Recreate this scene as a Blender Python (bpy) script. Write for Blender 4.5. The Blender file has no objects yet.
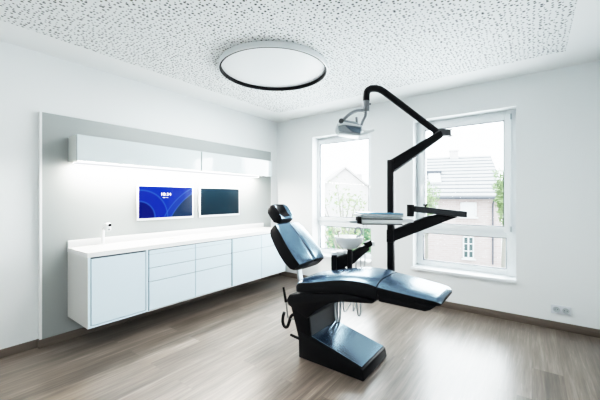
import bpy, bmesh, math, random
from mathutils import Vector, Matrix
random.seed(7)
scene = bpy.context.scene
COL = scene.collection
PI = math.pi

# ------------------------------------------------------------------ camera model
F, CX, CY, H = 310.0, 300.0, 198.0, 1.30
TH = math.atan2(232.0, F)
SN, CN = math.sin(TH), math.cos(TH)

# ------------------------------------------------------------------ materials
def mat(name, color, rough=0.5, metal=0.0, spec=0.5, coat=0.0, coat_rough=0.05, coat_ior=1.5, ior=1.5, spec_tint=(1, 1, 1), emit=None, emit_s=0.0):
    m = bpy.data.materials.new(name); m.use_nodes = True
    b = m.node_tree.nodes['Principled BSDF']
    b.inputs['Base Color'].default_value = (*color, 1)
    b.inputs['Roughness'].default_value = rough
    b.inputs['Metallic'].default_value = metal
    b.inputs['Specular IOR Level'].default_value = spec
    b.inputs['Coat Weight'].default_value = coat
    b.inputs['Coat Roughness'].default_value = coat_rough
    b.inputs['IOR'].default_value = ior
    b.inputs['Specular Tint'].default_value = (*spec_tint, 1)
    b.inputs['Coat IOR'].default_value = coat_ior
    if emit:
        b.inputs['Emission Color'].default_value = (*emit, 1)
        b.inputs['Emission Strength'].default_value = emit_s
    return m

class NT:
    """small node helper"""
    def __init__(s, m):
        s.t = m.node_tree; s.b = s.t.nodes['Principled BSDF']
    def n(s, typ, **kw):
        nd = s.t.nodes.new(typ)
        for k, v in kw.items(): setattr(nd, k, v)
        return nd
    def l(s, a, b): s.t.links.new(a, b)
    def math(s, op, a, b=None, c=None):
        nd = s.n('ShaderNodeMath', operation=op)
        for i, v in enumerate((a, b, c)):
            if v is None: continue
            if isinstance(v, (int, float)): nd.inputs[i].default_value = v
            else: s.l(v, nd.inputs[i])
        return nd.outputs[0]
    def mix(s, fac, a, b):
        nd = s.n('ShaderNodeMix', data_type='RGBA')
        if isinstance(fac, (int, float)): nd.inputs[0].default_value = fac
        else: s.l(fac, nd.inputs[0])
        for i, v in ((6, a), (7, b)):
            if isinstance(v, tuple): nd.inputs[i].default_value = (*v, 1)
            else: s.l(v, nd.inputs[i])
        return nd.outputs[2]

def noisy(m, scale, amount, bump=0.0, c=None):
    """slight tonal mottling and bump so no surface is perfectly flat"""
    k = NT(m); tc = k.n('ShaderNodeTexCoord')
    nz = k.n('ShaderNodeTexNoise'); nz.inputs['Scale'].default_value = scale; nz.inputs['Detail'].default_value = 4
    k.l(tc.outputs['Object'], nz.inputs['Vector'])
    base = tuple(k.b.inputs['Base Color'].default_value[:3])
    dark = c or tuple(v * (1 - amount) for v in base)
    k.l(k.mix(nz.outputs['Fac'], dark, base), k.b.inputs['Base Color'])
    if bump:
        bp = k.n('ShaderNodeBump'); bp.inputs['Strength'].default_value = bump; bp.inputs['Distance'].default_value = 0.002
        k.l(nz.outputs['Fac'], bp.inputs['Height']); k.l(bp.outputs['Normal'], k.b.inputs['Normal'])
    return m

M = {}
M['wall'] = noisy(mat('wall_paint', (0.80, 0.828, 0.832), 0.75, spec=0.25), 60, 0.02, 0.08)
M['reveal'] = M['wall']
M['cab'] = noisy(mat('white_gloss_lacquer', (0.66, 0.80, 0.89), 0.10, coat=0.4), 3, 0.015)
M['cabend_shaded'] = noisy(mat('shaded_warm_white_board', (0.64, 0.635, 0.615), 0.4), 5, 0.02)  # darker board tone: the end side's shade is put into the colour
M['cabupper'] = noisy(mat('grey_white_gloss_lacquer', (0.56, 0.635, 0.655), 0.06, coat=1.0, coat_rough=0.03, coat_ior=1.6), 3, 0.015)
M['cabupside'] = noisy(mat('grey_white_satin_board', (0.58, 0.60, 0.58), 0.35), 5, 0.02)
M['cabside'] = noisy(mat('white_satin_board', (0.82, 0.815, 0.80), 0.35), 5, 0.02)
M['top'] = noisy(mat('white_mineral_worktop', (0.90, 0.895, 0.885), 0.22), 40, 0.015)
M['gap'] = mat('painted_gap_shade', (0.09, 0.115, 0.13), 0.7)  # dark colour stands in for shade behind and between the fronts
M['panel'] = noisy(mat('grey_splashback', (0.32, 0.345, 0.34), 0.42), 4, 0.03)
M['white'] = noisy(mat('white_plastic', (0.86, 0.87, 0.87), 0.3), 30, 0.01)
M['upvc'] = noisy(mat('white_window_plastic', (0.82, 0.86, 0.88), 0.28), 20, 0.012)
M['gasket'] = mat('dark_gasket', (0.05, 0.06, 0.075), 0.6)
M['black'] = noisy(mat('black_enamel', (0.005, 0.0055, 0.007), 0.42, spec=0.07), 80, 0.2)
M['blackgloss'] = noisy(mat('black_gloss_lid', (0.008, 0.022, 0.048), 0.19, spec=1.0, ior=2.05, spec_tint=(0.58, 0.82, 1.0)), 20, 0.1)  # bluish window reflection put into the base colour and specular tint
M['leather'] = noisy(mat('dark_blue_black_leather', (0.012, 0.038, 0.078), 0.25, spec=1.0, ior=2.0, spec_tint=(0.60, 0.83, 1.0)), 160, 0.12, 0.02)  # blue specular tint paints the window sheen onto the leather
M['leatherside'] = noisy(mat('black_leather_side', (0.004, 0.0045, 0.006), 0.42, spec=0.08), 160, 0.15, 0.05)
M['darkgrey'] = noisy(mat('dark_grey_cover', (0.045, 0.05, 0.055), 0.42), 50, 0.1)
M['steel'] = noisy(mat('brushed_steel', (0.62, 0.65, 0.67), 0.28, metal=1.0), 60, 0.1)
M['grey'] = noisy(mat('light_grey_casing', (0.42, 0.46, 0.48), 0.35), 30, 0.05)
M['midgrey'] = noisy(mat('mid_grey_joint', (0.17, 0.185, 0.20), 0.4), 30, 0.05)
M['hose'] = noisy(mat('grey_hose', (0.55, 0.58, 0.60), 0.4), 40, 0.1)
M['ceramic'] = noisy(mat('white_ceramic', (0.88, 0.90, 0.90), 0.08, coat=0.6), 20, 0.01)
M['bluepad'] = noisy(mat('blue_tray_mat', (0.10, 0.24, 0.36), 0.25), 40, 0.1)
M['diffuser'] = mat('lamp_diffuser', (0.78, 0.81, 0.82), 0.5, emit=(0.95, 1.0, 1.0), emit_s=0.05)
M['alu'] = noisy(mat('aluminium_ring', (0.80, 0.83, 0.84), 0.4, metal=0.2), 30, 0.04)
M['led'] = mat('led_strip_light', (1, 1, 1), 0.5, emit=(1.0, 0.93, 0.85), emit_s=120.0)
M['reflector'] = noisy(mat('lamp_reflector', (0.80, 0.84, 0.87), 0.12, metal=1.0), 90, 0.25)
M['offscreen'] = noisy(mat('dark_screen', (0.004, 0.013, 0.021), 0.10, spec=0.06), 2, 0.2)
M['lampmetal'] = noisy(mat('grey_lamp_metal', (0.30, 0.33, 0.35), 0.3, metal=0.6), 30, 0.1)
M['plate'] = noisy(mat('socket_plastic', (0.66, 0.69, 0.73), 0.3), 30, 0.02)
M['charcoal'] = noisy(mat('charcoal_arm_cover', (0.018, 0.022, 0.027), 0.4, spec=0.25), 50, 0.1)
M['beige'] = noisy(mat('beige_cover', (0.42, 0.37, 0.31), 0.4), 30, 0.1)
M['slate'] = noisy(mat('dark_reflector_metal', (0.16, 0.21, 0.26), 0.22, metal=1.0), 30, 0.3)
M['pencil'] = mat('dark_tap_metal', (0.25, 0.23, 0.20), 0.4)

def glass(name, tint=(1, 1, 1), refl=0.6):
    m = bpy.data.materials.new(name); m.use_nodes = True
    t = m.node_tree; t.nodes.clear()
    o = t.nodes.new('ShaderNodeOutputMaterial'); tr = t.nodes.new('ShaderNodeBsdfTransparent')
    gl = t.nodes.new('ShaderNodeBsdfGlossy'); fr = t.nodes.new('ShaderNodeFresnel'); mx = t.nodes.new('ShaderNodeMixShader')
    mu = t.nodes.new('ShaderNodeMath'); mu.operation = 'MULTIPLY'; mu.inputs[1].default_value = refl
    tr.inputs[0].default_value = (*tint, 1); gl.inputs['Roughness'].default_value = 0.02; fr.inputs[0].default_value = 1.45
    t.links.new(fr.outputs[0], mu.inputs[0]); t.links.new(mu.outputs[0], mx.inputs[0])
    t.links.new(tr.outputs[0], mx.inputs[1]); t.links.new(gl.outputs[0], mx.inputs[2]); t.links.new(mx.outputs[0], o.inputs[0])
    return m
M['glass'] = glass('window_glass', (0.97, 0.985, 0.985), 0.5)

def floor_material():
    m = mat('oak_vinyl_planks', (0.4, 0.35, 0.3), 0.36, spec=0.5, coat=0.30, coat_rough=0.30, coat_ior=1.6)
    k = NT(m); tc = k.n('ShaderNodeTexCoord')
    mp = k.n('ShaderNodeMapping'); mp.inputs['Rotation'].default_value = (0, 0, PI / 2)
    k.l(tc.outputs['Object'], mp.inputs['Vector'])
    br = k.n('ShaderNodeTexBrick'); br.offset = 0.37; br.offset_frequency = 2
    br.inputs['Scale'].default_value = 1.0; br.inputs['Brick Width'].default_value = 1.25; br.inputs['Row Height'].default_value = 0.185
    br.inputs['Mortar Size'].default_value = 0.0016; br.inputs['Mortar Smooth'].default_value = 0.2; br.inputs['Bias'].default_value = 0.0
    br.inputs['Color1'].default_value = (0, 0, 0, 1); br.inputs['Color2'].default_value = (1, 1, 1, 1); br.inputs['Mortar'].default_value = (0.5, 0.5, 0.5, 1)
    k.l(mp.outputs[0], br.inputs['Vector'])
    sep = k.n('ShaderNodeSeparateColor'); k.l(br.outputs['Color'], sep.inputs[0])
    # per plank shift of the grain
    off = k.n('ShaderNodeCombineXYZ'); k.l(k.math('MULTIPLY', sep.outputs[0], 7.3), off.inputs[0]); k.l(k.math('MULTIPLY', sep.outputs[0], 3.1), off.inputs[1])
    add = k.n('ShaderNodeVectorMath', operation='ADD'); k.l(tc.outputs['Object'], add.inputs[0]); k.l(off.outputs[0], add.inputs[1])
    def stretched(sx, sy, detail, rough, dist=0.0):
        g = k.n('ShaderNodeMapping'); g.inputs['Scale'].default_value = (sx, sy, 1); k.l(add.outputs[0], g.inputs['Vector'])
        nz = k.n('ShaderNodeTexNoise'); nz.inputs['Scale'].default_value = 1; nz.inputs['Detail'].default_value = detail
        nz.inputs['Roughness'].default_value = rough; nz.inputs['Distortion'].default_value = dist
        k.l(g.outputs[0], nz.inputs['Vector']); return nz.outputs['Fac']
    grain = stretched(46, 2.0, 6, 0.65, 0.5)
    broad = stretched(9, 0.8, 4, 0.6, 0.6)
    fine = stretched(150, 5.0, 3, 0.6)
    v = k.math('ADD', k.math('MULTIPLY', grain, 0.50), k.math('MULTIPLY', broad, 0.42))
    v = k.math('ADD', v, k.math('MULTIPLY', fine, 0.16))
    v = k.math('ADD', v, k.math('MULTIPLY', k.math('SUBTRACT', sep.outputs[0], 0.5), 0.09))
    cr = k.n('ShaderNodeValToRGB'); e = cr.color_ramp.elements
    e[0].position = 0.36; e[0].color = (0.040, 0.030, 0.022, 1)
    e[1].position = 0.72; e[1].color = (0.285, 0.248, 0.214, 1)
    x = e.new(0.47); x.color = (0.092, 0.072, 0.057, 1)
    x = e.new(0.60); x.color = (0.165, 0.134, 0.110, 1)
    k.l(v, cr.inputs[0])
    k.l(k.mix(k.math('MULTIPLY', br.outputs['Fac'], 0.6), cr.outputs[0], (0.10, 0.08, 0.065)), k.b.inputs['Base Color'])
    k.l(k.math('ADD', k.math('MULTIPLY', grain, 0.16), 0.24), k.b.inputs['Roughness'])
    bp = k.n('ShaderNodeBump'); bp.inputs['Strength'].default_value = 0.12; bp.inputs['Distance'].default_value = 0.002
    k.l(grain, bp.inputs['Height']); k.l(bp.outputs['Normal'], k.b.inputs['Normal'])
    return m
M['floor'] = floor_material()

def baseboard_material():
    m = mat('oak_baseboard', (0.2, 0.16, 0.13), 0.45)
    k = NT(m); tc = k.n('ShaderNodeTexCoord'); g = k.n('ShaderNodeMapping'); g.inputs['Scale'].default_value = (2.5, 2.5, 60)
    nz = k.n('ShaderNodeTexNoise'); nz.inputs['Scale'].default_value = 1; nz.inputs['Detail'].default_value = 5
    k.l(tc.outputs['Object'], g.inputs[0]); k.l(g.outputs[0], nz.inputs['Vector'])
    k.l(k.mix(nz.outputs['Fac'], (0.07, 0.054, 0.042), (0.17, 0.135, 0.108)), k.b.inputs['Base Color'])
    return m
M['skirt'] = baseboard_material()

def ceiling_material():
    m = mat('perforated_ceiling', (0.83, 0.85, 0.85), 0.8, spec=0.2)
    k = NT(m); tc = k.n('ShaderNodeTexCoord'); sp = k.n('ShaderNodeSeparateXYZ'); k.l(tc.outputs['Object'], sp.inputs[0])
    vo = k.n('ShaderNodeTexVoronoi', voronoi_dimensions='2D', feature='F1'); vo.inputs['Scale'].default_value = 31.0; vo.inputs['Randomness'].default_value = 0.62
    k.l(tc.outputs['Object'], vo.inputs['Vector'])
    sc = k.n('ShaderNodeSeparateColor'); k.l(vo.outputs['Color'], sc.inputs[0])
    rad = k.math('ADD', k.math('MULTIPLY', k.math('POWER', sc.outputs[0], 1.4), 0.15), 0.15)
    hole = k.math('LESS_THAN', vo.outputs['Distance'], rad)
    box = k.math('MULTIPLY', k.math('GREATER_THAN', sp.outputs[0], -3.06), k.math('LESS_THAN', sp.outputs[0], 0.235))
    box = k.math('MULTIPLY', box, k.math('MULTIPLY', k.math('LESS_THAN', sp.outputs[1], 3.545), k.math('GREATER_THAN', sp.outputs[1], -0.8)))
    hole = k.math('MULTIPLY', hole, box)
    k.l(k.mix(hole, k.mix(box, (0.83, 0.85, 0.85), (0.775, 0.80, 0.80)), (0.055, 0.06, 0.065)), k.b.inputs['Base Color'])
    bp = k.n('ShaderNodeBump', invert=True); bp.inputs['Strength'].default_value = 0.5; bp.inputs['Distance'].default_value = 0.006
    k.l(hole, bp.inputs['Height']); k.l(bp.outputs['Normal'], k.b.inputs['Normal'])
    return m
M['ceiling'] = ceiling_material()

def wallpaper_material():
    """blue screen with soft curved light bands, teal dark corner"""
    m = mat('blue_screen', (0, 0, 0), 0.12, spec=0.15)
    k = NT(m); tc = k.n('ShaderNodeTexCoord'); sp = k.n('ShaderNodeSeparateXYZ'); k.l(tc.outputs['Object'], sp.inputs[0])
    x, z = sp.outputs[1], sp.outputs[2]     # metres across and up, from screen centre
    def ring(cx_, cz_, r, w):
        dx = k.math('SUBTRACT', x, cx_); dz = k.math('SUBTRACT', z, cz_)
        d = k.math('SQRT', k.math('ADD', k.math('MULTIPLY', dx, dx), k.math('MULTIPLY', dz, dz)))
        e = k.math('ABSOLUTE', k.math('SUBTRACT', d, r))
        line = k.math('SUBTRACT', 1.0, k.math('MINIMUM', k.math('DIVIDE', e, w), 1.0))
        return line, k.math('LESS_THAN', d, r)
    l1, i1 = ring(-0.33, -0.17, 0.18, 0.012)
    l2, i2 = ring(-0.30, -0.17, 0.30, 0.012)
    l3, i3 = ring(0.66, -0.56, 0.80, 0.010)
    l4, i4 = ring(0.70, -0.56, 0.76, 0.010)
    col = k.mix(0.5, (0.003, 0.045, 0.60), (0.005, 0.055, 0.68))
    col = k.mix(k.math('MULTIPLY', i2, 0.5), col, (0.004, 0.02, 0.42))
    col = k.mix(k.math('MULTIPLY', i1, 0.8), col, (0.001, 0.003, 0.16))
    col = k.mix(k.math('MULTIPLY', i3, 0.5), col, (0.008, 0.07, 0.50))
    col = k.mix(k.math('MULTIPLY', i4, 0.9), col, (0.010, 0.05, 0.10))
    for l in (l1, l2, l3, l4):
        col = k.mix(k.math('MULTIPLY', l, 0.55), col, (0.05, 0.22, 0.95))
    k.l(col, k.b.inputs['Emission Color']); k.b.inputs['Emission Strength'].default_value = 0.85
    return m
M['wallpaper'] = wallpaper_material()
M['glyph'] = mat('screen_white', (0.9, 0.9, 0.9), 0.4, emit=(0.85, 0.92, 1), emit_s=0.55)

def brick_material():
    m = mat('red_brick', (0.5, 0.3, 0.25), 0.85)
    k = NT(m); tc = k.n('ShaderNodeTexCoord'); mp = k.n('ShaderNodeMapping'); mp.inputs['Rotation'].default_value = (PI / 2, 0, 0)
    k.l(tc.outputs['Object'], mp.inputs[0])
    br = k.n('ShaderNodeTexBrick'); br.inputs['Scale'].default_value = 1; br.inputs['Brick Width'].default_value = 0.5; br.inputs['Row Height'].default_value = 0.17
    br.inputs['Mortar Size'].default_value = 0.02
    br.inputs['Color1'].default_value = (0.37, 0.30, 0.28, 1); br.inputs['Color2'].default_value = (0.42, 0.35, 0.335, 1); br.inputs['Mortar'].default_value = (0.45, 0.40, 0.385, 1)
    k.l(mp.outputs[0], br.inputs['Vector']); k.l(br.outputs['Color'], k.b.inputs['Base Color'])
    return m
M['brick'] = brick_material()

def tile_material():
    m = mat('grey_roof_tiles', (0.4, 0.4, 0.4), 0.8)
    k = NT(m); tc = k.n('ShaderNodeTexCoord'); sp = k.n('ShaderNodeSeparateXYZ'); k.l(tc.outputs['Object'], sp.inputs[0])
    row = k.math('FRACT', k.math('MULTIPLY', sp.outputs[2], 3.1))
    line = k.math('LESS_THAN', row, 0.36)
    nz = k.n('ShaderNodeTexNoise'); nz.inputs['Scale'].default_value = 2.2; k.l(tc.outputs['Object'], nz.inputs['Vector'])
    base = k.mix(nz.outputs['Fac'], (0.36, 0.355, 0.35), (0.44, 0.435, 0.43))
    k.l(k.mix(k.math('MULTIPLY', line, 1.0), base, (0.13, 0.13, 0.135)), k.b.inputs['Base Color'])
    return m
M['tiles'] = tile_material()
M['plaster'] = noisy(mat('cream_plaster', (0.62, 0.60, 0.585), 0.85), 1.5, 0.06)
M['redtiles'] = noisy(mat('pale_red_tiles', (0.54, 0.51, 0.50), 0.85), 3, 0.1)
M['houseframe'] = noisy(mat('house_white_paint', (0.62, 0.63, 0.63), 0.5), 8, 0.03)
M['housepane'] = noisy(mat('house_window_pane', (0.07, 0.10, 0.10), 0.15), 2, 0.3)
M['blind'] = noisy(mat('pale_roller_blind', (0.60, 0.62, 0.63), 0.6), 8, 0.03)
M['lead'] = noisy(mat('dark_flashing', (0.07, 0.075, 0.09), 0.6), 8, 0.1)
M['leaf'] = noisy(mat('spring_green_leaf', (0.22, 0.30, 0.14), 0.7), 3, 0.25)
M['leafpale'] = noisy(mat('pale_blossom_leaf', (0.24, 0.30, 0.14), 0.7), 3, 0.2)
M['hedge'] = noisy(mat('hedge_leaf', (0.13, 0.24, 0.12), 0.7), 3, 0.3)
M['bark'] = noisy(mat('pale_bark', (0.22, 0.21, 0.18), 0.9), 8, 0.25)
M['paving'] = noisy(mat('pale_paving', (0.46, 0.45, 0.44), 0.9), 2, 0.08)

# ------------------------------------------------------------------ geometry helpers
def finish(bm, name, m, parent=None, smooth=30):
    bmesh.ops.recalc_face_normals(bm, faces=bm.faces)
    me = bpy.data.meshes.new(name); bm.to_mesh(me); bm.free()
    for x in (m if isinstance(m, (list, tuple)) else [m]): me.materials.append(x)
    if smooth:
        for p in me.polygons: p.use_smooth = True
        me.set_sharp_from_angle(angle=math.radians(smooth))
    o = bpy.data.objects.new(name, me); COL.objects.link(o)
    if parent is not None:
        o.parent = parent
        o.location = -Vector(parent.location) if parent.parent is None else -Vector(parent.location) - Vector(parent.parent.location)
        if parent.type == 'MESH': o.location = (0, 0, 0)
    return o

def box(bm, x0, x1, y0, y1, z0, z1, bev=0.0, seg=2, mi=0):
    r = bmesh.ops.create_cube(bm, size=1.0)
    vs = r['verts']
    for v in vs:
        v.co = Vector(((x0 + x1) / 2 + v.co.x * (x1 - x0), (y0 + y1) / 2 + v.co.y * (y1 - y0), (z0 + z1) / 2 + v.co.z * (z1 - z0)))
    fs = list({f for v in vs for f in v.link_faces})
    for f in fs: f.material_index = mi
    if bev:
        es = list({e for v in vs for e in v.link_edges})
        bmesh.ops.bevel(bm, geom=es, offset=bev, segments=seg, affect='EDGES', profile=0.5)
    return bm

def prism(bm, pts, lo, hi, axis='Y', bev=0.0, seg=3, mi=0):
    """polygon given in the two other axes, extruded along axis"""
    def P(a, b, t):
        return {'Y': (a, t, b), 'X': (t, a, b), 'Z': (a, b, t)}[axis]
    A = [bm.verts.new(P(a, b, lo)) for a, b in pts]
    B = [bm.verts.new(P(a, b, hi)) for a, b in pts]
    n = len(pts); fs = [bm.faces.new(A), bm.faces.new(B[::-1])]
    for i in range(n): fs.append(bm.faces.new((A[i], B[i], B[(i + 1) % n], A[(i + 1) % n])))
    for f in fs: f.material_index = mi
    if bev:
        bmesh.ops.recalc_face_normals(bm, faces=fs)
        es = list(set(fs[0].edges) | set(fs[1].edges))
        es += [e for f in fs[2:] for e in f.edges if e not in es and len(e.link_faces) == 2 and e.calc_face_angle(0) > 0.45]
        bmesh.ops.bevel(bm, geom=list(set(es)), offset=bev, segments=seg, affect='EDGES', profile=0.5)
    return bm

def smooth_path(pts, n=6):
    """Catmull-Rom through the points"""
    P = [Vector(p) for p in pts]
    if len(P) < 3: return P
    out = []
    for i in range(len(P) - 1):
        p0 = P[i - 1] if i else 2 * P[0] - P[1]
        p1, p2 = P[i], P[i + 1]
        p3 = P[i + 2] if i + 2 < len(P) else 2 * P[-1] - P[-2]
        for k in range(n):
            t = k / n
            out.append(0.5 * ((2 * p1) + (p2 - p0) * t + (2 * p0 - 5 * p1 + 4 * p2 - p3) * t * t + (3 * p1 - p0 - 3 * p2 + p3) * t ** 3))
    out.append(P[-1]); return out

def tube(bm, pts, r, seg=12, caps=True, mi=0):
    P = [Vector(p) for p in pts]; R = r if isinstance(r, (list, tuple)) else [r] * len(P)
    rings = []; ref = None
    for i, p in enumerate(P):
        d = (P[min(i + 1, len(P) - 1)] - P[max(i - 1, 0)]).normalized()
        if ref is None: ref = Vector((0, 0, 1)) if abs(d.z) < 0.9 else Vector((1, 0, 0))
        u = (ref - d * ref.dot(d)).normalized(); w = d.cross(u); ref = u
        rings.append([bm.verts.new(p + (u * math.cos(2 * PI * k / seg) + w * math.sin(2 * PI * k / seg)) * R[i]) for k in range(seg)])
    for a, b in zip(rings, rings[1:]):
        for k in range(seg): bm.faces.new((a[k], a[(k + 1) % seg], b[(k + 1) % seg], b[k])).material_index = mi
    if caps:
        bm.faces.new(rings[0][::-1]).material_index = mi; bm.faces.new(rings[-1]).material_index = mi
    return bm

def beam(bm, p0, p1, w0, h0, w1=None, h1=None, bev=0.0, mi=0):
    """rectangular bar between two points, width across, height in the vertical plane of the bar"""
    w1 = w0 if w1 is None else w1; h1 = h0 if h1 is None else h1
    p0, p1 = Vector(p0), Vector(p1); d = (p1 - p0).normalized()
    side = d.cross(Vector((0, 0, 1)))
    side = side.normalized() if side.length > 1e-4 else Vector((1, 0, 0))
    up = side.cross(d).normalized(); vs = []
    for p, w, h in ((p0, w0, h0), (p1, w1, h1)):
        for a, b in ((-1, -1), (1, -1), (1, 1), (-1, 1)): vs.append(bm.verts.new(p + side * a * w / 2 + up * b * h / 2))
    fs = [bm.faces.new(vs[:4][::-1]), bm.faces.new(vs[4:])]
    for i in range(4): fs.append(bm.faces.new((vs[i], vs[(i + 1) % 4], vs[4 + (i + 1) % 4], vs[4 + i])))
    for f in fs: f.material_index = mi
    if bev:
        bmesh.ops.recalc_face_normals(bm, faces=fs)
        bmesh.ops.bevel(bm, geom=list({e for f in fs for e in f.edges}), offset=bev, segments=2, affect='EDGES', profile=0.5)
    return bm

def lathe(bm, prof, c, seg=48, sx=1.0, sy=1.0, mi=0, rot=None):
    """profile (radius, z) turned about z at c; closed when ends meet the axis"""
    rings = []; c = Vector(c)
    for r, z in prof:
        ring = []
        for k in range(1 if r < 1e-6 else seg):
            v = Vector((r * math.cos(2 * PI * k / seg) * sx, r * math.sin(2 * PI * k / seg) * sy, z))
            if rot is not None: v = rot @ v
            ring.append(bm.verts.new(c + v))
        rings.append(ring)
    for a, b in zip(rings, rings[1:]):
        for k in range(seg):
            q = [a[k % len(a)], a[(k + 1) % len(a)], b[(k + 1) % len(b)], b[k % len(b)]]
            q = [v for i, v in enumerate(q) if v not in q[:i]]
            if len(q) > 2: bm.faces.new(q).material_index = mi
    return bm

def B(): return bmesh.new()

def thing(name, label, cat, loc=(0, 0, 0), group=None, kind=None):
    o = bpy.data.objects.new(name, None); COL.objects.link(o); o.location = loc
    o.empty_display_size = 0.1
    o['label'] = label; o['category'] = cat
    if group: o['group'] = group
    if kind: o['kind'] = kind
    bpy.context.view_layer.update()
    return o

def tag(o, label, cat, group=None, kind=None):
    o['label'] = label; o['category'] = cat
    if group: o['group'] = group
    if kind: o['kind'] = kind
    return o

def struct(name, bm, m, parent=None, smooth=30):
    o = finish(bm, name, m, parent, smooth)
    if parent is None: o['kind'] = 'structure'
    return o

# ------------------------------------------------------------------ room shell
XL, XR, YB, YF, ZC = -3.46, 0.65, 3.98, -1.20, 2.58
WT = 0.34
struct('floor', box(B(), XL - 0.3, XR + 0.3, YF - 0.3, YB + 0.0, -0.12, 0.0), M['floor'])
struct('ceiling', box(B(), XL - 0.3, XR + 0.3, YF - 0.3, YB + WT, ZC, ZC + 0.2), M['ceiling'])
struct('wall_left', box(B(), XL - 0.2, XL, YF, YB + WT, 0.0, ZC), M['wall'])
struct('wall_right', box(B(), XR, XR + 0.2, YF, YB + WT, 0.0, ZC), M['wall'])
struct('wall_front', box(B(), XL - 0.2, XR + 0.2, YF - 0.2, YF, 0.0, ZC), M['wall'])

W1 = (-2.736, -1.765, 0.405, 2.243)
W2 = (-1.200, -0.135, 0.405, 2.272)
bm = B()
xs = [XL, W1[0], W1[1], W2[0], W2[1], XR]
box(bm, xs[0], xs[1], YB, YB + WT, 0, ZC); box(bm, xs[2], xs[3], YB, YB + WT, 0, ZC); box(bm, xs[4], xs[5], YB, YB + WT, 0, ZC)
for w in (W1, W2):
    box(bm, w[0], w[1], YB, YB + WT, 0, w[2]); box(bm, w[0], w[1], YB, YB + WT, w[3], ZC)
struct('wall_back', bm, M['wall'])

bm = B()
prism(bm, [(XL, YF), (XL + 0.016, YF), (XL + 0.016, 0.79), (-3.408, 0.79), (-3.408, YB - 0.014), (-3.424, YB - 0.014), (-3.424, 0.80), (XL, 0.80)], 0.0, 0.068, axis='Z')
struct('baseboard_left', bm, M['skirt'])
struct('baseboard_back', box(B(), XL + 0.05, XR, YB - 0.014, YB, 0.0, 0.078, 0.003), M['skirt'])
struct('baseboard_right', box(B(), XR - 0.014, XR, YF, YB - 0.014, 0.0, 0.078, 0.003), M['skirt'])

def ring_frame(bm, x0, x1, z0, z1, t, y0, y1, bev=0.004, tb=None, tt=None, tl=None, tr=None):
    tb = t if tb is None else tb; tt = t if tt is None else tt; tl = t if tl is None else tl; tr = t if tr is None else tr
    box(bm, x0, x0 + tl, y0, y1, z0, z1, bev); box(bm, x1 - tr, x1, y0, y1, z0, z1, bev)
    box(bm, x0 + tl - .001, x1 - tr + .001, y0, y1, z0, z0 + tb, bev); box(bm, x0 + tl - .001, x1 - tr + .001, y0, y1, z1 - tt, z1, bev)

def window(name, w, tr0, tr1, gl, gr, gtop, lgl, lgr, handle_side):
    """frame set back in the reveal, tilt sash above a transom, fixed light below"""
    root = bpy.data.objects.new(name, None); COL.objects.link(root); root['kind'] = 'structure'
    root.location = (0, 0, 0)
    y = YB + 0.145
    x0, x1, z0, z1 = w; zb = 0.435
    bm = B()
    ring_frame(bm, x0, x1, zb, z1, 0.06, y + 0.02, y + 0.09, tl=lgl - x0, tr=x1 - lgr, tb=0.068, tt=0.06)
    box(bm, lgl - .002, lgr + .002, y + 0.02, y + 0.09, tr0, tr1 - 0.03, 0.004)
    finish(bm, 'window_frame', M['upvc'], root)
    bm = B()
    sx0, sx1 = gl - 0.062, gr + 0.062
    ring_frame(bm, sx0, sx1, tr1 - 0.062, gtop + 0.062, 0.062, y - 0.005, y + 0.08, 0.006)
    finish(bm, 'sash', M['upvc'], root)
    for nm, (a, b, c, d, yy) in {'upper': (gl, gr, tr1, gtop, y + 0.004), 'lower': (lgl, lgr, 0.503, tr0, y + 0.028)}.items():
        bm = B(); ring_frame(bm, a - .001, b + .001, c - .001, d + .001, 0.009, yy, yy + 0.03, 0)
        finish(bm, 'gasket', M['gasket'], root)
        bm = B(); box(bm, a, b, yy + 0.014, yy + 0.018, c, d); finish(bm, 'pane', M['glass'], root, smooth=0)
    bm = B()
    hx = gl - 0.03 if handle_side < 0 else gr + 0.03
    box(bm, hx - 0.014, hx + 0.014, y - 0.018, y - 0.004, 1.40, 1.475, 0.005)
    box(bm, hx - 0.010, hx + 0.010, y - 0.045, y - 0.015, 1.43, 1.45, 0.004)
    box(bm, hx - 0.010, hx + 0.010, y - 0.050, y - 0.034, 1.325, 1.452, 0.005)
    finish(bm, 'window_handle', M['white'], root)
    for hz in (tr1 - 0.02, gtop + 0.03):
        bm = B(); hx2 = (sx1 if handle_side < 0 else sx0)
        tube(bm, [(hx2, y - 0.008, hz - 0.03), (hx2, y - 0.008, hz + 0.03)], 0.009, 10); finish(bm, 'hinge', M['grey'], root)
    bm = B(); box(bm, x0 - (0.022), x1 + 0.004, YB - 0.028, y + 0.03, 0.400, 0.436, 0.006)
    finish(bm, 'window_sill', M['upvc'], root)
    return root
window('window_1', W1, 0.862, 1.005, -2.695, -1.862, 2.151, -2.712, -1.835, 1)
window('window_2', W2, 0.855, 0.977, -1.098, -0.248, 2.166, -1.125, -0.227, -1)

# ------------------------------------------------------------------ splashback, cabinets
sb = thing('splashback', 'large matt grey wall panel with white edge behind the floating cabinets and monitors', 'wall panel', (-3.44, 2.3, 0.07), kind='thing')
finish(box(B(), XL + 0.002, -3.42, 0.816, 3.775, 0.069, 2.05), 'board', M['panel'], sb)
for y0, y1 in ((0.800, 0.816), (3.775, 3.785)):
    finish(box(B(), XL + 0.002, -3.4185, y0, y1, 0.069, 2.052), 'edge_trim', M['white'], sb)

XF = -2.945
ZB, ZT = 0.2115, 0.804
ZW = 0.843
def front(bm, y0, y1, z0, z1): return box(bm, XF - 0.019, XF, y0, y1, z0, z1, 0.0018, 1)
g = 0.0028
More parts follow.
